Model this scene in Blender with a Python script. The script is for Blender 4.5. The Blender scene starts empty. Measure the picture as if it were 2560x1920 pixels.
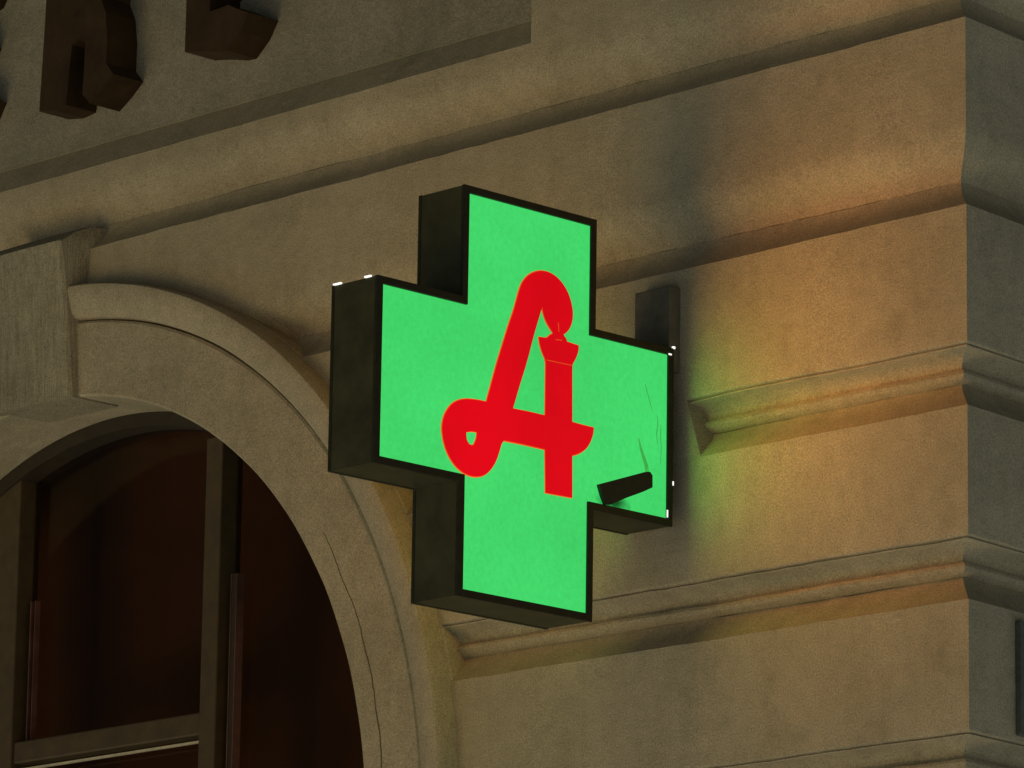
import bpy, bmesh, math, random
from mathutils import Vector, Matrix, noise
from mathutils.geometry import tessellate_polygon

random.seed(7)
SC = bpy.context.scene
COL = SC.collection

# ------------------------------------------------------------------ camera
# world: street front lies in the plane y = 0 (street on -y), x runs along it,
# z is up; the lit face of the sign lies in x = 0
YAW, PITCH, ROLL, FPX = -0.7999, 0.2281, 0.0153, 12759.8
CAM = Vector((7.4409, -7.7431, 1.5968))
fw = Vector((math.sin(YAW) * math.cos(PITCH), math.cos(YAW) * math.cos(PITCH), math.sin(PITCH)))
rt = Vector((math.cos(YAW), -math.sin(YAW), 0))
up = rt.cross(fw)
cr, sr = math.cos(ROLL), math.sin(ROLL)
rt, up = cr * rt + sr * up, -sr * rt + cr * up
cd = bpy.data.cameras.new('camera')
cam = bpy.data.objects.new('camera', cd)
COL.objects.link(cam)
cam.matrix_world = Matrix(((rt.x, up.x, -fw.x, CAM.x), (rt.y, up.y, -fw.y, CAM.y), (rt.z, up.z, -fw.z, CAM.z), (0, 0, 0, 1)))
cd.sensor_fit = 'HORIZONTAL'
cd.sensor_width = 36.0
cd.lens = FPX / 2560 * 36.0
cd.clip_end = 500
SC.camera = cam

# ------------------------------------------------------------------ light
NIGHT_SKY = (0.014, 0.017, 0.019)       # dark sky over the street
STREET = (0.305, 0.335, 0.290)          # lit street and pavements below the horizon
SUN_COL, SUN_E = (1.0, 0.66, 0.18), 0.41   # warm street-level light from the lower left
SUN_TRAVEL = Vector((0.20, 1.0, 0.72))
GREEN_W, RED_W = 0.36, 4.4             # light that each lit face of the sign throws on the street front
w = bpy.data.worlds.new('World')
SC.world = w
w.use_nodes = True
bg = w.node_tree.nodes['Background']
wn = w.node_tree
wtc = wn.nodes.new('ShaderNodeTexCoord')
wsp = wn.nodes.new('ShaderNodeSeparateXYZ')
wmr = wn.nodes.new('ShaderNodeMapRange')
wmr.inputs[1].default_value, wmr.inputs[2].default_value = -.12, .12
wmx = wn.nodes.new('ShaderNodeMix'); wmx.data_type = 'RGBA'
wmx.inputs[6].default_value = (*STREET, 1)
wmx.inputs[7].default_value = (*NIGHT_SKY, 1)
wn.links.new(wtc.outputs['Generated'], wsp.inputs[0])
wn.links.new(wsp.outputs['Z'], wmr.inputs[0])
wn.links.new(wmr.outputs[0], wmx.inputs[0])
wn.links.new(wmx.outputs[2], bg.inputs[0])
bg.inputs[1].default_value = 1.0
sd = bpy.data.lights.new('street_light', 'SUN')
sd.energy = SUN_E
sd.color = SUN_COL
sd.angle = math.radians(28)
sun = bpy.data.objects.new('street_light', sd)
COL.objects.link(sun)
sun.rotation_euler = SUN_TRAVEL.to_track_quat('-Z', 'Y').to_euler()
SC.view_settings.view_transform = 'Standard'
SC.view_settings.look = 'None'
SC.view_settings.exposure = 0
SC.view_settings.gamma = 1
SC.render.engine = 'CYCLES'


def on_y(px, py, y):
    """photo pixel -> point on the plane y"""
    d = fw + rt * ((px - 1280) / FPX) + up * ((960 - py) / FPX)
    return CAM + d * ((y - CAM.y) / d.y)


def on_x(px, py, x=0.0):
    d = fw + rt * ((px - 1280) / FPX) + up * ((960 - py) / FPX)
    return CAM + d * ((x - CAM.x) / d.x)


# ------------------------------------------------------------------ materials
def mat(name):
    m = bpy.data.materials.new(name)
    m.use_nodes = True
    nt = m.node_tree
    return m, nt, nt.nodes['Principled BSDF']


def N(nt, kind, **kw):
    n = nt.nodes.new(kind)
    for k, v in kw.items():
        setattr(n, k, v)
    return n


def noise_node(nt, vec, scale, detail=4, rough=0.6):
    n = N(nt, 'ShaderNodeTexNoise')
    n.inputs['Scale'].default_value = scale
    n.inputs['Detail'].default_value = detail
    n.inputs['Roughness'].default_value = rough
    nt.links.new(vec, n.inputs['Vector'])
    return n.outputs['Fac']


def ramp(nt, fac, p0, c0, p1, c1):
    r = N(nt, 'ShaderNodeValToRGB')
    r.color_ramp.elements[0].position = p0
    r.color_ramp.elements[0].color = (*c0, 1)
    r.color_ramp.elements[1].position = p1
    r.color_ramp.elements[1].color = (*c1, 1)
    nt.links.new(fac, r.inputs['Fac'])
    return r.outputs['Color']


def mulc(nt, a, b, f=1.0):
    m = N(nt, 'ShaderNodeMix', data_type='RGBA', blend_type='MULTIPLY')
    m.inputs[0].default_value = f
    nt.links.new(a, m.inputs[6])
    nt.links.new(b, m.inputs[7])
    return m.outputs[2]


def plaster(name, base, streak=0.0, bump=1.0):
    m, nt, b = mat(name)
    pos = N(nt, 'ShaderNodeNewGeometry').outputs['Position']
    big = noise_node(nt, pos, 3.2, 5, 0.6)
    mid = noise_node(nt, pos, 22, 5, 0.65)
    fine = noise_node(nt, pos, 260, 3, 0.7)
    vf = noise_node(nt, pos, 620, 2, 0.6)
    c = ramp(nt, big, .3, tuple(x * f for x, f in zip(base, (.84, .84, .82))), .72, tuple(x * f for x, f in zip(base, (1.1, 1.09, 1.07))))
    c = mulc(nt, c, ramp(nt, mid, .25, (.86, .86, .85), .75, (1.08, 1.07, 1.06)))
    c = mulc(nt, c, ramp(nt, fine, .28, (.60, .60, .60), .72, (1.40, 1.40, 1.40)))
    c = mulc(nt, c, ramp(nt, noise_node(nt, pos, 9, 6, .7), .34, (.89, .885, .87), .46, (1, 1, 1)))
    sc = N(nt, 'ShaderNodeMapping')
    sc.inputs['Scale'].default_value = (1, 1, .16)
    nt.links.new(pos, sc.inputs['Vector'])
    c = mulc(nt, c, ramp(nt, noise_node(nt, sc.outputs[0], 16, 5, .7), .33, (.93, .925, .915), .5, (1, 1, 1)))
    # small dark pits and pale flecks in the render coat
    c = mulc(nt, c, ramp(nt, noise_node(nt, pos, 55, 2, .5), .19, (.55, .52, .5), .25, (1, 1, 1)))
    c = mulc(nt, c, ramp(nt, noise_node(nt, pos, 90, 2, .5), .76, (1, 1, 1), .8, (1.3, 1.3, 1.28)))
    h = N(nt, 'ShaderNodeMath', operation='MULTIPLY_ADD')
    nt.links.new(fine, h.inputs[0]); h.inputs[1].default_value = .45
    h2 = N(nt, 'ShaderNodeMath', operation='MULTIPLY_ADD')
    nt.links.new(mid, h2.inputs[0]); h2.inputs[1].default_value = 2.2
    nt.links.new(vf, h2.inputs[2])
    nt.links.new(h2.outputs[0], h.inputs[2])
    height = h.outputs[0]
    if streak:
        mp = N(nt, 'ShaderNodeMapping')
        mp.inputs['Scale'].default_value = (1, 1, .035)
        nt.links.new(pos, mp.inputs['Vector'])
        st = noise_node(nt, mp.outputs[0], 130, 4, .75)
        c = mulc(nt, c, ramp(nt, st, .3, (.62, .60, .56), .68, (1.16, 1.15, 1.12)), streak)
        h3 = N(nt, 'ShaderNodeMath', operation='MULTIPLY_ADD')
        nt.links.new(st, h3.inputs[0]); h3.inputs[1].default_value = 2.5
        nt.links.new(height, h3.inputs[2])
        height = h3.outputs[0]
    bp = N(nt, 'ShaderNodeBump')
    bp.inputs['Strength'].default_value = .9 * bump
    bp.inputs['Distance'].default_value = .0024
    nt.links.new(height, bp.inputs['Height'])
    nt.links.new(bp.outputs[0], b.inputs['Normal'])
    nt.links.new(c, b.inputs['Base Color'])
    b.inputs['Roughness'].default_value = .85
    b.inputs['Specular IOR Level'].default_value = .25
    return m


def simple(name, base, rough=.5, metal=0.0, var=.25, scale=30, bump=0.0, spec=.5):
    m, nt, b = mat(name)
    pos = N(nt, 'ShaderNodeNewGeometry').outputs['Position']
    f = noise_node(nt, pos, scale, 5, .65)
    c = ramp(nt, f, .3, tuple(x * (1 - var) for x in base), .7, tuple(x * (1 + var) for x in base))
    nt.links.new(c, b.inputs['Base Color'])
    b.inputs['Roughness'].default_value = rough
    b.inputs['Metallic'].default_value = metal
    b.inputs['Specular IOR Level'].default_value = spec
    if bump:
        bp = N(nt, 'ShaderNodeBump')
        bp.inputs['Strength'].default_value = bump
        bp.inputs['Distance'].default_value = .001
        nt.links.new(f, bp.inputs['Height'])
        nt.links.new(bp.outputs[0], b.inputs['Normal'])
    return m


def glow(name, col, strength=1.0, var=.05, scale=60, dark_spot=None):
    """back-lit acrylic: gives off light, with the mottling of its surface"""
    m, nt, b = mat(name)
    pos = N(nt, 'ShaderNodeNewGeometry').outputs['Position']
    f = noise_node(nt, pos, scale, 4, .7)
    lo = tuple(x * (1 - var) for x in col)
    hi = tuple(x * (1 + var) for x in col)
    c = ramp(nt, f, .3, lo, .7, hi)
    c = mulc(nt, c, ramp(nt, noise_node(nt, pos, 4, 3, .5), .3, (.90, .91, .90), .7, (1.10, 1.06, 1.10)))
    if dark_spot:
        # the panel gets softly darker round one spot
        (gy, gz, rad) = dark_spot
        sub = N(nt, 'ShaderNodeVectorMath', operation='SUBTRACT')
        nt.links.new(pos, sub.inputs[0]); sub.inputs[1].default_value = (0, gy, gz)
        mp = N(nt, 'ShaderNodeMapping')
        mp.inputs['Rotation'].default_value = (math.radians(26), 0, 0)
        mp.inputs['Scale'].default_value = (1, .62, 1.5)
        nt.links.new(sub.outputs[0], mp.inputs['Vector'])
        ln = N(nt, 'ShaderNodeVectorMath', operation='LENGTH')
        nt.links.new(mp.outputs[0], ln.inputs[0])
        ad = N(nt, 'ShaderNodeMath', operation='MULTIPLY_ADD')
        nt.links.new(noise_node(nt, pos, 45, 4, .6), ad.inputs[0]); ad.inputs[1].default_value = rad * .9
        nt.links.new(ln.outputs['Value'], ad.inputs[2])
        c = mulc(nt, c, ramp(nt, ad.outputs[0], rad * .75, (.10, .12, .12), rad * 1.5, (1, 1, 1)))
    nt.links.new(c, b.inputs['Emission Color'])
    b.inputs['Emission Strength'].default_value = strength
    b.inputs['Base Color'].default_value = (.004, .004, .004, 1)
    b.inputs['Roughness'].default_value = .4
    b.inputs['Specular IOR Level'].default_value = .1
    return m


M = {}
WALLC = (.51, .435, .322)
M['plaster'] = plaster('painted_render', WALLC)
M['panel'] = plaster('grey_dimmed_render', (.35, .32, .262))  # greyer render; weaker light this high up is also mixed into the colour
M['crack_dirt'] = simple('crack_dirt', (.13, .105, .07), .9, 0, .3, 60)
M['stone'] = plaster('keystone_render', (.49, .435, .335), streak=.8, bump=1.2)
M['housing'] = simple('sign_housing_paint', (.052, .050, .022), .5, .0, .35, 14, .15, .3)
M['lip'] = simple('sign_lip_paint', (.026, .025, .013), .45, .0, .3, 40, .1, .3)
M['plate'] = simple('bracket_paint', (.150, .130, .095), .7, 0, .25, 30, .2)
M['bronze'] = simple('bronze_letter', (.046, .025, .010), .6, .1, .4, 10, .3, .25)
M['wood'] = simple('window_wood', (.078, .051, .022), .55, 0, .25, 25, .2)
M['wood_dark'] = simple('window_wood_dark', (.030, .020, .011), .55, 0, .3, 25, .2)
M['bead'] = simple('pale_glint', (.75, .66, .48), .35, .3, .2, 60)  # pale colour that paints a glint on the glass edge
M['copper'] = simple('copper_bead', (.17, .075, .055), .5, .2, .6, 6)
M['room'] = simple('dark_room', (.22, .075, .045), .9, 0, .5, 2.2, 0, .1)
M['room_glow_sheet'] = simple('room_glow_tint', (.125, .060, .036), .95, 0, .25, 2.0, 0, .05)  # red-brown chosen to imitate the dim warm light of the room
M['grime_bar'] = simple('black_plastic', (.012, .014, .011), .6, 0, .4, 60, .3)
M['plaque_frame'] = simple('plaque_frame', (.10, .105, .10), .5, 0, .3, 60, .2)
M['plaque_rim'] = simple('plaque_rim', (.55, .55, .50), .4, .3, .4, 60)
M['plaque_blue'] = simple('plaque_enamel', (.010, .014, .030), .25, 0, .2, 30)
GREEN = (.052, .665, .138)
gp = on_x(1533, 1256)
M['green'] = glow('green_acrylic', GREEN, 1.0, .07, 75)
M['green_spot'] = glow('green_acrylic_spot', GREEN, 1.0, .07, 75, dark_spot=(gp.y, gp.z, .032))
M['red'] = glow('red_acrylic', (.70, .0008, .0075), 1.0, .01, 20)
M['halo'] = glow('orange_glow_rim', (.78, .10, .010), 1.0, .05, 40)
M['crack'] = glow('cracked_acrylic', (.045, .40, .06), 1.0, .2, 60)
M['glint'] = glow('white_glint', (1.0, .98, .86), 1.3, .1, 90)  # self-lit white for the corner glints


def glass_mat():
    m, nt, b = mat('window_glass')
    nt.nodes.remove(b)
    out = nt.nodes['Material Output']
    tr = N(nt, 'ShaderNodeBsdfTransparent')
    tr.inputs[0].default_value = (.8, .76, .70, 1)
    gl = N(nt, 'ShaderNodeBsdfGlossy')
    gl.inputs['Roughness'].default_value = .06
    gl.inputs['Color'].default_value = (.5, .47, .42, 1)
    lw = N(nt, 'ShaderNodeLayerWeight')
    pw = N(nt, 'ShaderNodeMath', operation='POWER')
    nt.links.new(lw.outputs['Facing'], pw.inputs[0]); pw.inputs[1].default_value = 4
    fr = N(nt, 'ShaderNodeMath', operation='MULTIPLY_ADD')
    nt.links.new(pw.outputs[0], fr.inputs[0]); fr.inputs[1].default_value = .9; fr.inputs[2].default_value = .04
    mx = N(nt, 'ShaderNodeMixShader')
    nt.links.new(fr.outputs[0], mx.inputs[0])
    nt.links.new(tr.outputs[0], mx.inputs[1])
    nt.links.new(gl.outputs[0], mx.inputs[2])
    nt.links.new(mx.outputs[0], out.inputs['Surface'])
    return m


M['glass'] = glass_mat()


# ------------------------------------------------------------------ mesh helpers
def link(name, verts, faces, m, parent=None, smooth=None):
    me = bpy.data.meshes.new(name)
    me.from_pydata([tuple(v) for v in verts], [], faces)
    bm = bmesh.new(); bm.from_mesh(me)
    bmesh.ops.remove_doubles(bm, verts=bm.verts, dist=1e-5)
    bmesh.ops.recalc_face_normals(bm, faces=bm.faces)
    bm.to_mesh(me); bm.free()
    me.materials.append(M[m])
    if smooth:
        me.polygons.foreach_set('use_smooth', [True] * len(me.polygons))
        me.set_sharp_from_angle(angle=math.radians(smooth))
    o = bpy.data.objects.new(name, me)
    COL.objects.link(o)
    if parent:
        o.parent = parent
    return o


def tag(o, label, cat=None, group=None):
    o['label'] = label
    if cat:
        o['category'] = cat
    if group:
        o['group'] = group
    return o


def thing(name, label, cat, group=None):
    o = bpy.data.objects.new(name, None)
    COL.objects.link(o)
    return tag(o, label, cat, group)


def box(name, lo, hi, m, parent=None, bev=0.0):
    (a, b, c), (d, e, f) = lo, hi
    bm = bmesh.new()
    vs = [bm.verts.new(v) for v in ((a, b, c), (d, b, c), (d, e, c), (a, e, c), (a, b, f), (d, b, f), (d, e, f), (a, e, f))]
    for q in ((3, 2, 1, 0), (4, 5, 6, 7), (0, 1, 5, 4), (1, 2, 6, 5), (2, 3, 7, 6), (3, 0, 4, 7)):
        bm.faces.new([vs[i] for i in q])
    if bev:
        bmesh.ops.bevel(bm, geom=list(bm.edges), offset=bev, segments=2, affect='EDGES', profile=.5)
    me = bpy.data.meshes.new(name)
    bm.to_mesh(me); bm.free()
    me.materials.append(M[m])
    o = bpy.data.objects.new(name, me)
    COL.objects.link(o)
    if parent:
        o.parent = parent
    return o


def prism(loops, to3, d0, d1):
    """loops: outer 2D loop and holes -> closed solid between depths d0 and d1"""
    pts = [p for L in loops for p in L]
    tris = tessellate_polygon([[Vector((p[0], p[1], 0)) for p in L] for L in loops])
    n = len(pts)
    verts = [to3(p[0], p[1], d0) for p in pts] + [to3(p[0], p[1], d1) for p in pts]
    faces = [tuple(t) for t in tris] + [tuple(i + n for i in reversed(t)) for t in tris]
    k = 0
    for L in loops:
        m = len(L)
        for i in range(m):
            a, b = k + i, k + (i + 1) % m
            faces.append((a, b, b + n, a + n))
        k += m
    return verts, faces


def apply_bool(o, cutter, op='DIFFERENCE'):
    md = o.modifiers.new('b', 'BOOLEAN')
    md.object = cutter
    md.operation = op
    md.solver = 'EXACT'
    dg = bpy.context.evaluated_depsgraph_get()
    dg.update()
    me = bpy.data.meshes.new_from_object(o.evaluated_get(dg))
    o.modifiers.clear()
    o.data = me


def split_loose(o):
    """the arch cuts a course in two: each piece becomes an object of its own"""
    bm = bmesh.new(); bm.from_mesh(o.data)
    bm.verts.ensure_lookup_table()
    seen, isl = set(), []
    for v0 in bm.verts:
        if v0.index in seen:
            continue
        st, grp = [v0], set()
        seen.add(v0.index)
        while st:
            q = st.pop(); grp.add(q.index)
            for ed in q.link_edges:
                t = ed.other_vert(q)
                if t.index not in seen:
                    seen.add(t.index); st.append(t)
        isl.append(grp)
    for k, grp in enumerate(isl[1:], 1):
        b2 = bm.copy()
        bmesh.ops.delete(b2, geom=[q for q in b2.verts if q.index not in grp], context='VERTS')
        me = o.data.copy(); b2.to_mesh(me); b2.free()
        c = o.copy(); c.data = me; COL.objects.link(c)
    if len(isl) > 1:
        bmesh.ops.delete(bm, geom=[q for q in bm.verts if q.index not in isl[0]], context='VERTS')
        bm.to_mesh(o.data)
    bm.free()


# ------------------------------------------------------------------ the building
bld = thing('corner_building', 'plastered corner building with horizontal grooved courses and a dark arched window', 'building')
CX = .805                                   # street corner
SIDE = math.radians(6.5)                    # the side street meets the front at a slightly sharp angle
sdir = Vector((-math.sin(SIDE), math.cos(SIDE), 0))
XL = -4.4
SLEN = 3.0


def ring_path(d, xs):
    """points of the wall line set back by d: front from left to the corner, then along the side street"""
    mx = CX - d * (1 + math.sin(SIDE)) / math.cos(SIDE)
    pts = []
    for x in xs:
        pts.append(Vector((min(x, mx), d, 0)))
    pts.append(Vector((mx, d, 0)))
    for s in (.12, .26, .5, 1.0, SLEN):
        pts.append(Vector((mx, d, 0)) + sdir * s)
    return pts


def front_xs():
    xs, x = [], XL
    while x < CX - .1:
        xs.append(x)
        x += .045 if x > -2.6 else .4
    return xs


XS = front_xs()


def sweep(name, prof, m='plaster', wob=.0026, seed=0.0):
    """prof: closed outline of (depth, z); swept along front and side"""
    cols = []
    for j, (d, z) in enumerate(prof):
        row = ring_path(d, XS)
        for k, p in enumerate(row):
            p.z = z
            if d < .15 and 0 < k < len(row) - 1 and k < len(XS):
                q = Vector((p.x * 6.0, seed + z * 9, d * 30))
                p.z += wob * noise.noise(q) + wob * .7 * noise.noise(q * 4.1)
                p.y += .6 * wob * noise.noise(q + Vector((7, 3, 1)))
        cols.append(row)
    n, L = len(prof), len(cols[0])
    verts = [p for row in cols for p in row]
    faces = []
    for j in range(n):
        jj = (j + 1) % n
        for k in range(L - 1):
            faces.append((j * L + k, j * L + k + 1, jj * L + k + 1, jj * L + k))
    faces.append(tuple(j * L for j in range(n)))
    faces.append(tuple(j * L + L - 1 for j in reversed(range(n))))
    return link(name, verts, faces, m, bld, smooth=28)


ZG = [4.753, 4.350, 3.926, 3.523, 3.120, 2.718]      # lower lip of each groove, from the top down
BACK = .20


def over(g, kind):
    """the moulded underside above a groove, from the inside out"""
    if kind == 0:      # the back of the groove swells into a round roll
        P = [(.0565, .0713), (.053, .083), (.044, .095), (.030, .109), (.015, .127), (.005, .148), (.001, .166), (0, .18)]
    else:              # bead, hollow, and a narrow slot under the arris
        P = [(.058, .0613), (.050, .064), (.040, .071), (.036, .079), (.039, .086), (.050, .089), (.0525, .096), (.050, .106), (.041, .1155), (.026, .1225), (.009, .1265), (.007, .1285), (.012, .1293), (.012, .1315), (.003, .1330), (.0008, .1355), (0, .139)]
    return [(d, g + z) for d, z in P]


def lip(g, kind):
    """the sloping top of the course below a groove"""
    if kind == 0:
        P = [(0, 0), (.003, .003), (.022, .019), (.041, .039), (.0525, .058), (.0565, .0709)]
    else:
        P = [(0, 0), (.003, .003), (.030, .028), (.052, .050), (.058, .0609)]
    return [(d, g + z) for d, z in P]


JOIN = (.0713, .0613)


courses = []
kinds = [0, 0, 1, 1, 1, 1]
for i in range(len(ZG) - 1):
    gt, gb = ZG[i], ZG[i + 1]
    prof = [(BACK, gb + JOIN[kinds[i + 1]])] + over(gb, kinds[i + 1]) + lip(gt, kinds[i]) + [(BACK, gt + JOIN[kinds[i]] - .0004)]
    courses.append(sweep('course', prof, seed=i * 3.1))
base = sweep('base_wall', [(BACK, 0), (0, 0)] + lip(ZG[-1], 1) + [(BACK, ZG[-1] + .0609)], seed=40)
courses.append(base)
g = ZG[0]
TOP = 6.3
frieze = sweep('frieze', [(BACK, g + JOIN[0])] + over(g, 0) + [(0, 4.97), (0, TOP), (BACK, TOP)], seed=21)

# plain render fills the third groove behind the sign, to the left of where the groove is cut
fg = ZG[2]
fx0 = -.21
fz = [fg - .004 + .142 * i / 8 for i in range(9)]
fv = []
for i, z in enumerate(fz):
    t = i / 8
    xe = .050 - .046 * t                        # the plaster runs out along a slant
    fv += [(fx0, -.0006, z), (xe - .006, -.0006, z), (xe + .002, .004, z), (xe + .006, .03, z), (xe + .010, .08, z), (fx0, .08, z)]
ff = [(i * 6 + j, i * 6 + (j + 1) % 6, (i + 1) * 6 + (j + 1) % 6, (i + 1) * 6 + j) for i in range(8) for j in range(6)]
ff += [tuple(range(6)), tuple(reversed(range(48, 54)))]
link('groove_fill', fv, ff, 'plaster', bld, smooth=50)

# recessed name panel in the frieze: a frustum cut out of it
PX0, PX1, PZ0, PZ1 = XL + .25, -.485, 4.962, 6.05
pv = []
for d, ins in ((-.02, -.02 * 1.3), (.058, .058 * 1.35)):
    pv += [(PX0 + ins, d, PZ0 + ins), (PX1 - ins * .5, d, PZ0 + ins), (PX1 - ins * .5, d, PZ1 - ins), (PX0 + ins, d, PZ1 - ins)]
cut = link('cut', pv, [(0, 1, 2, 3), (7, 6, 5, 4), (0, 4, 5, 1), (1, 5, 6, 2), (2, 6, 7, 3), (3, 7, 4, 0)], 'plaster')
apply_bool(frieze, cut)
box('name_panel', (PX0 + .079, .0555, PZ0 + .0795), (PX1 - .0405, .0595, PZ1 - .0795), 'panel', bld)
bpy.data.objects.remove(cut)

# arched opening
AC = (-2.138, 3.197)
R_OPEN, R_STEP, R_OUT = 1.181, 1.371, 1.465


def arc(r, a0=0.0, a1=math.pi, n=72):
    return [(AC[0] + r * math.cos(a0 + (a1 - a0) * i / n), AC[1] + r * math.sin(a0 + (a1 - a0) * i / n)) for i in range(n + 1)]


v, f = prism([arc(R_OUT - .004) + [(AC[0] - R_OUT + .004, -.5), (AC[0] + R_OUT - .004, -.5)]], lambda x, z, d: (x, d, z), -.3, .6)
cut = link('cut', v, f, 'plaster')
for o in courses:
    apply_bool(o, cut)
    split_loose(o)
bpy.data.objects.remove(cut)


def arch_part(name, prof, m='plaster', wob=.0012):
    """prof: closed outline of (radius, depth) swept up one jamb, round the arch and down the other"""
    st = [(AC[0], z, None) for z in (0.0, 1.6, 2.6)]
    rows = []
    for k, (r, d) in enumerate(prof):
        row = [(AC[0] + r, d, z) for z in (0.0, 1.6, 2.7)]
        for i in range(97):
            a = math.pi * i / 96
            q = Vector((math.cos(a) * 9, math.sin(a) * 9, r * 11))
            rr = r + wob * noise.noise(q)
            row.append((AC[0] + rr * math.cos(a), d + .5 * wob * noise.noise(q * 1.7), AC[1] + rr * math.sin(a)))
        row += [(AC[0] - r, d, z) for z in (2.7, 1.6, 0.0)]
        rows.append(row)
    n, L = len(prof), len(rows[0])
    verts = [p for r in rows for p in r]
    faces = [(j * L + k, j * L + k + 1, ((j + 1) % n) * L + k + 1, ((j + 1) % n) * L + k) for j in range(n) for k in range(L - 1)]
    faces += [tuple(j * L for j in range(n)), tuple(j * L + L - 1 for j in reversed(range(n)))]
    return link(name, verts, faces, m, bld, smooth=30)


DR = .20      # depth of the reveal
arch_part('arch_fascia', [(R_OPEN, DR), (R_OPEN, -.022), (R_OPEN + .006, -.028), (R_STEP - .008, -.028), (R_STEP - .002, -.024), (R_STEP, -.014), (R_STEP, DR)])
arch_part('arch_moulding', [(R_STEP + .002, .12), (R_STEP + .002, -.016), (R_STEP + .006, -.034), (R_STEP + .018, -.045), (1.444, -.058), (1.454, -.056), (1.460, -.046), (R_OUT - .003, .002), (R_OUT, .006), (R_OUT, .12)])
# hairline crack in the fascia, running up from the springing
cl, cw = [], []
for i in range(60):
    a = math.radians(-3 + 38 * i / 59)
    r = 1.247 + .008 * noise.noise(Vector((i * .11, 3, 0))) + .003 * noise.noise(Vector((i * .7, 8, 0)))
    wd = .0012 * (1 - (i / 59) ** 2) + .0003
    cl.append((AC[0] + (r - wd) * math.cos(a), AC[1] + (r - wd) * math.sin(a)))
    cw.append((AC[0] + (r + wd) * math.cos(a), AC[1] + (r + wd) * math.sin(a)))
v, f = prism([cw + cl[::-1]], lambda x, z, d: (x, d, z), -.0292, -.020)
link('hairline_crack', v, f, 'crack_dirt', bld)

# keystone: leans out towards its top; its back is buried in the arch
kx1t, kx1b, kx0 = -2.043, -2.023, -2.34
kz0, kz1 = 4.368, 4.760
kv, rows = [], 11
for i in range(rows + 1):
    t = min(i, rows - 2) / (rows - 2)
    z = kz0 + (kz1 - kz0) * t
    y = -.050 - .014 * t - .022 * t ** 3
    if i > rows - 2:                       # sloping top
        z += (.030, .052)[i - rows + 1]
        y += (.042, .092)[i - rows + 1]
    xr = kx1b + (kx1t - kx1b) * t - .006 * math.sin(math.pi * t)
    kv += [(kx0, y, z), (kx0 + .1, y - .004, z), (kx0 + .2, y - .004, z), (xr - .008, y - .001, z), (xr, y + .006, z), (xr + .034 * t ** 2, .1, z), (kx0, .1, z)]
kf = []
for i in range(rows):
    for j in range(7):
        a, b = i * 7 + j, i * 7 + (j + 1) % 7
        kf.append((a, b, b + 7, a + 7))
kf += [tuple(range(7)), tuple(reversed(range(rows * 7, rows * 7 + 7)))]
link('keystone', kv, kf, 'stone', bld, smooth=35)
# ------------------------------------------------------------------ arched window set in the reveal
win = bpy.data.objects.new('window', None)
COL.objects.link(win); win.parent = bld
WY = DR + .03
v, f = prism([arc(R_OPEN + .05), ][0:1] and [arc(R_OPEN + .06) + [(AC[0] - R_OPEN - .06, .3), (AC[0] + R_OPEN + .06, .3)]], lambda x, z, d: (x, d, z), WY + .03, WY + .034)
pane = link('pane', v, f, 'glass', win)
# frame ring against the reveal
ro, ri = R_OPEN + .05, R_OPEN - .035
outer = arc(ro) + [(AC[0] - ro, .3), (AC[0] + ro, .3)]
inner = arc(ri) + [(AC[0] - ri, .36), (AC[0] + ri, .36)]
v, f = prism([outer, inner], lambda x, z, d: (x, d, z), DR + .002, DR + .09)
link('window_frame', v, f, 'wood_dark', win)


def wpt(px, py):
    p = on_y(px, py, WY)
    return p.x, p.z


mx0, _ = wpt(518, 1600)
mx1, _ = wpt(558, 1600)
box('mullion', (mx0, WY - .02, .36), (mx1, WY + .05, AC[1] + math.sqrt(ri * ri - (mx0 - AC[0]) ** 2) - .02), 'wood', win, .004)
lx1, _ = wpt(45, 1800)
box('mullion', (lx1 - .16, WY - .02, .36), (lx1, WY + .05, AC[1] + math.sqrt(ri * ri - (lx1 - AC[0]) ** 2) + .05), 'wood', win, .004)
_, tz1 = wpt(508, 1782)
_, tz0 = wpt(508, 1838)
box('transom', (lx1 + .001, WY - .012, tz0), (mx0 - .001, WY + .045, tz1), 'wood', win, .004)
box('glint_strip', (lx1 + .02, WY - .004, tz0 - .018), (mx0 - .002, WY + .004, tz0 - .0125), 'bead', win)  # pale strip painted in for the glint below the transom
tx, _ = wpt(585, 1560)
box('glazing_strip', (tx - .011, WY - .004, .4), (tx - .009, WY + .02, 3.93), 'copper', win)
box('glazing_strip', (tx + .009, WY - .004, .4), (tx + .011, WY + .02, 3.93), 'copper', win)
box('casement_stile', (tx - .0088, WY - .002, .4), (tx + .0088, WY + .02, 3.93), 'wood_dark', win)
lx, _ = wpt(75, 1600)
box('glazing_strip', (lx - .008, WY + .004, tz1 + .002), (lx - .005, WY + .02, 3.96), 'copper', win)
box('glazing_strip', (lx + .010, WY + .004, tz1 + .002), (lx + .012, WY + .02, 3.96), 'copper', win)
# added red-brown sheet standing in for dim room light, and the room behind it
cu, cf = [], []
for i in range(121):
    x = -3.5 + 2.75 * i / 120
    y = WY + .26 + .006 * math.sin(i * .53) + .004 * math.sin(i * .21)
    cu += [(x, y, .3), (x, y + .006 * math.sin(i), 4.6)]
    if i:
        k = 2 * i
        cf.append((k - 2, k, k + 1, k - 1))
link('room_glow_sheet', cu, cf, 'room_glow_sheet', win, smooth=80)
rv = [(-4.2, WY + .12, 0), (CX - .5, WY + .12, 0), (CX - .5, 3.2, 0), (-4.2, 3.2, 0)]
rv = rv + [(x, y, 4.75) for x, y, _ in rv]
link('room', rv, [(0, 1, 2, 3), (7, 6, 5, 4), (1, 5, 6, 2), (2, 6, 7, 3), (3, 7, 4, 0)], 'room', bld)

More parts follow.
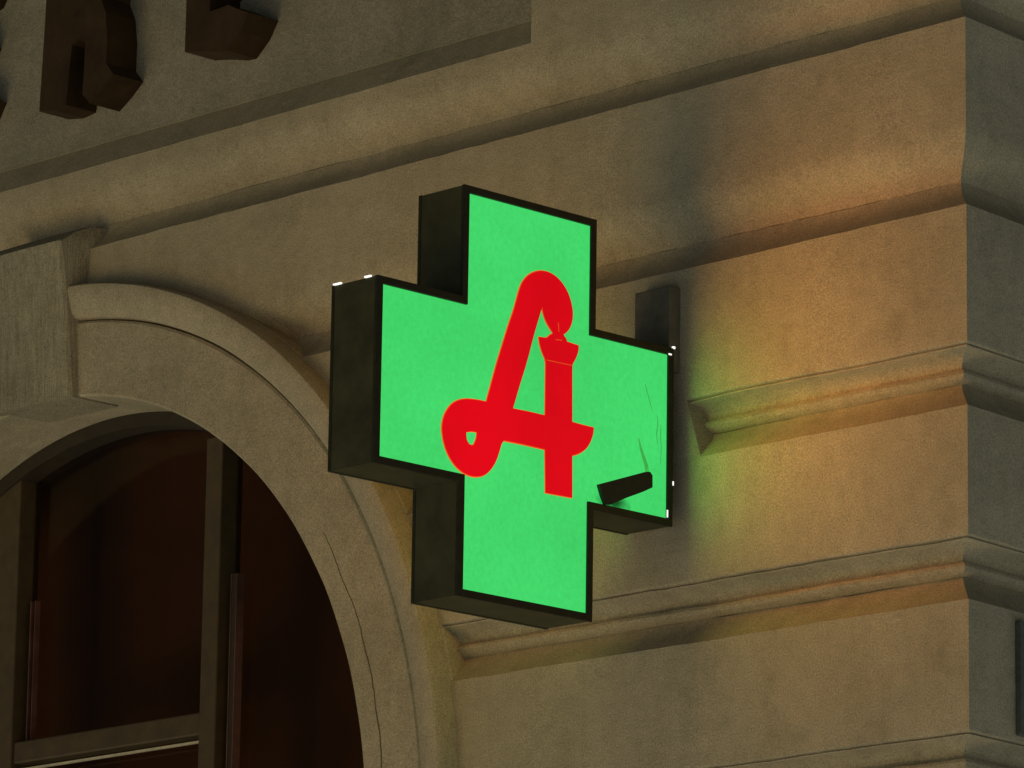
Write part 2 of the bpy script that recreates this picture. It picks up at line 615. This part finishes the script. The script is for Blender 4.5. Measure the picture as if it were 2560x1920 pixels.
# ------------------------------------------------------------------ name letters on the frieze
LY0, LY1 = -.042, .055


def letter(name, label, loops, group=None):
    v, f = prism(loops, lambda x, z, d: (x, d, z), LY0, LY1)
    o = link(name, v, f, 'bronze')
    return tag(o, label, 'letter', group)


def lp(pts):
    return [(on_y(px, py, LY0).x, on_y(px, py, LY0).z) for px, py in pts]


e_low = lp([(462, 130), (500, 128), (545, 130), (566, 126), (600, 78), (620, 31), (592, 22), (570, 12), (540, 24), (524, 28)])
ex, ez = e_low[0]
sx, sz = e_low[-1]
ARM = .150
e_all = list(e_low)
tip = e_low[4:9]
e_all += [(sx, sz + .045)] + [(x - .03, z + ARM) for x, z in tip] + [(sx, sz + ARM - .01), (sx, sz + ARM + .05)]
e_all += [(x, z + 2 * ARM) for x, z in tip[:3]] + [(tip[2][0] - .05, sz + 2 * ARM + .03), (ex, sz + 2 * ARM + .03)]
letter('letter', 'dark bronze letter E, the last of the name on the frieze', [e_all], 'bronze letters of the name on the frieze')
tx0, tz0_ = e_low[5]
qx = on_y(25 - 85, 262 - 22, LY0)
dxz = (qx.x - tx0 + .004, qx.z - tz0_)
letter('letter', 'dark bronze letter cut by the left edge of the photograph', [[(x + dxz[0], z) for x, z in e_all]], 'bronze letters of the name on the frieze')
k_all = lp([(98, 279), (135, 276), (165, 262), (172, 190), (180, 112), (196, 98), (213, 106), (210, 170), (206, 236), (224, 259), (256, 222), (283, 185), (265, 158), (268, 90), (264, 30), (250, -10), (262, -60), (300, -130), (250, -150), (215, -60), (186, -40), (196, -160), (128, -150), (116, 0)])
letter('letter', 'dark bronze letter K beside the final E on the frieze', [k_all], 'bronze letters of the name on the frieze')

# ------------------------------------------------------------------ the pharmacy sign
sign = thing('pharmacy_sign', 'green illuminated cross sign with a red letter A, bracketed out from the wall', 'sign')
SYC, SZC = -.47, 3.97
A_, B_ = .2398, .36
T_ = .130


def cross(o):
    h, e = B_ / 2 + o, B_ / 2 + A_ + o
    return [(-h, e), (h, e), (h, h), (e, h), (e, -h), (h, -h), (h, -e), (-h, -e), (-h, -h), (-e, -h), (-e, h), (-h, h)]


def s3(y, z, d):
    return (d, SYC + y, SZC + z)


LIP = .0165
v, f = prism([cross(LIP - .0015), cross(-.004)], s3, -T_ + .003, -.003)
link('housing', v, f, 'housing', sign)
for d0, d1 in ((-.004, .005), (-T_ - .005, -T_ + .004)):
    v, f = prism([cross(LIP), cross(0)], s3, d0, d1)
    o = link('frame', v, f, 'lip', sign)
    md = o.modifiers.new('bevel', 'BEVEL'); md.width = .0015; md.segments = 2
for d0, d1 in ((-.0035, 0), (-T_, -T_ + .0035)):
    v, f = prism([cross(-.0003)], s3, d0, d1)
    link('face_panel', v, f, 'green_spot' if d1 == 0 else 'green', sign)


def ac(pts, k=500 / 1317, ox=1050, oy=640):
    r = []
    for x, y in pts:
        p = on_x(ox + x * k, oy + y * k)
        r.append((p.y - SYC, p.z - SZC))
    return r


OUT = [(433, 962), (468, 835), (505, 700), (533, 608), (560, 520), (585, 440), (612, 365), (632, 290), (650, 225), (667, 180), (695, 140), (735, 111), (785, 98), (835, 106), (885, 132), (930, 178), (965, 235), (988, 300), (1000, 370), (998, 420), (985, 465), (963, 498), (938, 516),
       (944, 532), (956, 545), (960, 566), (1000, 581), (1038, 592), (1036, 625), (1022, 668), (997, 713), (995, 735), (995, 1095), (1060, 1115), (1137, 1132), (1135, 1165), (1120, 1215), (1095, 1260), (1060, 1290), (1025, 1307), (995, 1314),
       (995, 1592), (823, 1560), (820, 1275), (690, 1243), (545, 1215), (530, 1235), (515, 1290), (495, 1350), (465, 1400), (425, 1440), (380, 1455), (330, 1450), (280, 1428), (235, 1390), (195, 1335), (165, 1270), (147, 1200), (140, 1130), (148, 1075), (165, 1030), (195, 985), (235, 955), (290, 942), (360, 948)]
CNT = [(803, 318), (780, 395), (740, 530), (700, 690), (650, 850), (605, 1005), (712, 1028), (820, 1052), (825, 690), (800, 632), (785, 583), (778, 535), (830, 543), (852, 522), (872, 510), (858, 486), (835, 450), (815, 405), (803, 358)]
DOT = [(300, 1166), (335, 1162), (367, 1166), (361, 1205), (345, 1240), (325, 1240), (306, 1215)]


def offset(L, o):
    n = len(L)
    r = []
    area = sum(L[i][0] * L[(i + 1) % n][1] - L[(i + 1) % n][0] * L[i][1] for i in range(n))
    s = 1 if area > 0 else -1
    for i in range(n):
        p, c, q = Vector(L[i - 1]), Vector(L[i]), Vector(L[(i + 1) % n])
        d = ((c - p).normalized() + (q - c).normalized())
        if d.length < 1e-6:
            d = (q - c)
        d.normalize()
        r.append((c.x + s * d.y * o, c.y - s * d.x * o))
    return r


def smooth_loop(L, it=1, keep=48):
    """cut corners only where the outline already bends gently"""
    for _ in range(it):
        r, n = [], len(L)
        for i in range(n):
            p, c, q = Vector(L[i - 1]), Vector(L[i]), Vector(L[(i + 1) % n])
            a = math.degrees((c - p).angle(q - c)) if (c - p).length and (q - c).length else 0
            if a > keep or a < 2:
                r.append(tuple(c))
            else:
                l = min((c - p).length, (q - c).length)
                r.append(tuple(c + (p - c).normalized() * l * .25))
                r.append(tuple(c + (q - c).normalized() * l * .25))
        L = r
    return L


Lo, Lc, Ld = smooth_loop(ac(OUT), 2), smooth_loop(ac(CNT), 1), offset(smooth_loop(ac(DOT), 1), .0022)
for flip in (0, 1):
    if flip:
        fn = lambda y, z, d: (-T_ - d, SYC - y, SZC + z)
    else:
        fn = s3
    v, f = prism([offset(Lo, .0022), offset(Lc, -.0018), offset(Ld, -.0014)], fn, .0002, .0016)
    edge = link('emblem_outline', v, f, 'halo', sign)  # thin orange rim painted in for the glow round the letter
    v, f = prism([Lo, Lc, Ld], fn, .0004, .0040)
    em = link('emblem_letter', v, f, 'red', sign)
    em['label'] = 'red letter A shaped from a bowl and a flame'
    # hairline joints where the bowl sits on its stem and at the wick
    for seg, wd in (((826, 687), (992, 723)), 3.4), (((902, 440), (905, 500)), 2.4), (((884, 552), (924, 557)), 4.0):
        (x0, y0), (x1, y1) = seg
        q = ac([(x0, y0 - wd / 2), (x1, y1 - wd / 2), (x1, y1 + wd / 2), (x0, y0 + wd / 2)]) if abs(x1 - x0) > 8 else ac([(x0 - wd / 2, y0), (x0 + wd / 2, y0), (x1 + wd / 2, y1), (x1 - wd / 2, y1)])
        v, f = prism([q], fn, .0040, .0046)
        link('joint_line', v, f, 'halo', em)

# black bar stuck on the lower right of the lit face, with the cracks that run from it
q = []
for x, y in ((1491, 1212), (1608, 1181), (1618, 1181), (1624, 1190), (1624, 1220), (1600, 1231), (1556, 1247), (1522, 1262), (1507, 1262), (1498, 1238)):
    p = on_x(x, y); q.append((p.y - SYC, p.z - SZC))
v, f = prism([q], s3, .0002, .009)
bar = link('stuck_bar', v, f, 'grime_bar', sign)
bar['label'] = 'black bar on the cracked lower right of the lit face'
for path, wd in (([(1596, 1096), (1601, 1118), (1608, 1142), (1615, 1163), (1618, 1184)], (2.5, 5, 7.5, 9, 9)),
                 ([(1643, 1038), (1644, 1060), (1641, 1085), (1643, 1110)], (.8, 2.2, 2, .8)),
                 ([(1612, 960), (1619, 985), (1626, 1012), (1632, 1030)], (.6, 1.6, 1.4, .6)),
                 ([(1652, 1060), (1651, 1090), (1653, 1120), (1651, 1160)], (.6, 1.5, 1.5, .6))):
    L = [(x - a / 2, y) for (x, y), a in zip(path, wd)] + [(x + a / 2, y) for (x, y), a in reversed(list(zip(path, wd)))]
    q = []
    for x, y in L:
        p = on_x(x, y); q.append((p.y - SYC, p.z - SZC))
    v, f = prism([q], s3, .0002, .0009)
    link('crack', v, f, 'crack', sign)

# wall plate that carries it
e = B_ / 2 + A_ + LIP
box('wall_plate', (-.117, SYC + e + .001, 4.12), (-.010, .012, 4.31), 'plate', sign, .003)

# bright glints at the corners of the box, put in as glowing slivers
h, ee = B_ / 2 + LIP, B_ / 2 + A_ + LIP


def sliver(name, a, b, th):
    box(name, a, b, 'glint', sign)


yl, zt = SYC - ee, SZC + h
box('glint_sliver', (-T_ + .001, yl - .002, zt - .001), (-T_ + .024, yl + .003, zt + .0022), 'glint', sign)
box('glint_sliver', (-.034, yl - .002, zt - .001), (-.016, yl + .003, zt + .0022), 'glint', sign)
yr = SYC + ee
box('glint_sliver', (.0055, yr - .018, zt - .0175), (.0075, yr - .010, zt - .0145), 'glint', sign)
box('glint_sliver', (.0005, yr - .003, zt - .001), (.0055, yr + .003, zt + .004), 'glint', sign)
box('glint_sliver', (.0040, yr - .002, SZC - .106), (.0062, yr + .001, SZC - .097), 'glint', sign)
box('glint_sliver', (.0052, yr - .0195, SZC - h + .018), (.0068, yr - .0165, SZC - h + .034), 'glint', sign)

# the tubes inside: what each lit face throws out
for side in (1, -1):
    for nm, col, wt, sy, sz in (('green_tubes', (.10, 1.0, .12), GREEN_W, .14, .32), ('red_tubes', (1.0, .27, .06), RED_W, .26, .42)):
        ld = bpy.data.lights.new(nm, 'AREA')
        ld.shape = 'RECTANGLE'
        ld.size = sy; ld.size_y = sz
        ld.energy = wt * (1 if side == 1 else .42)
        ld.color = col
        lo = bpy.data.objects.new(nm, ld)
        COL.objects.link(lo)
        lo.parent = sign
        x = .014 if side == 1 else -T_ - .014
        lo.location = (x, SYC + (.32 if nm == 'green_tubes' else 0), SZC + (-.02 if nm == 'green_tubes' else .07))
        X = Vector((0, 1, 0)); Z = Vector((-side, 0, 0)); Y = Z.cross(X)
        lo.rotation_euler = Matrix((X, Y, Z)).transposed().to_euler()

# ------------------------------------------------------------------ dark plaque on the side street
pn = Vector((math.cos(SIDE), math.sin(SIDE), 0))
P0 = Vector((CX, 0, 0))


def on_side(px, py):
    d = fw + rt * ((px - 1280) / FPX) + up * ((960 - py) / FPX)
    q = CAM + d * ((P0 - CAM).dot(pn) / d.dot(pn))
    return (q - P0).dot(sdir), q.z


plq = thing('wall_plaque', 'dark blue plaque in a grey frame on the side wall round the corner', 'plaque')


def side3(s, z, d):
    return P0 + sdir * s + pn * d + Vector((0, 0, z))


s0, z1 = on_side(2537, 1552)
_, z0 = on_side(2535, 1838)
S1 = s0 + .46


def rr(a, b, c, d, r, n=5):
    L = []
    for cx, cz, a0 in ((c - r, b + r, -90), (c - r, d - r, 0), (a + r, d - r, 90), (a + r, b + r, 180)):
        for i in range(n + 1):
            t = math.radians(a0 + 90 * i / n)
            L.append((cx + r * math.cos(t), cz + r * math.sin(t)))
    return L


v, f = prism([rr(s0, z0, S1, z1, .004), rr(s0 + .016, z0 + .024, S1 - .016, z1 - .024, .012)], side3, .001, .014)
link('plaque_frame', v, f, 'plaque_frame', plq)
v, f = prism([rr(s0 + .0162, z0 + .0242, S1 - .0162, z1 - .0242, .012), rr(s0 + .022, z0 + .03, S1 - .022, z1 - .03, .010)], side3, .001, .010)
link('plaque_rim', v, f, 'plaque_rim', plq)
v, f = prism([rr(s0 + .0222, z0 + .0302, S1 - .0222, z1 - .0302, .010)], side3, .001, .006)
link('plaque_panel', v, f, 'plaque_blue', plq)
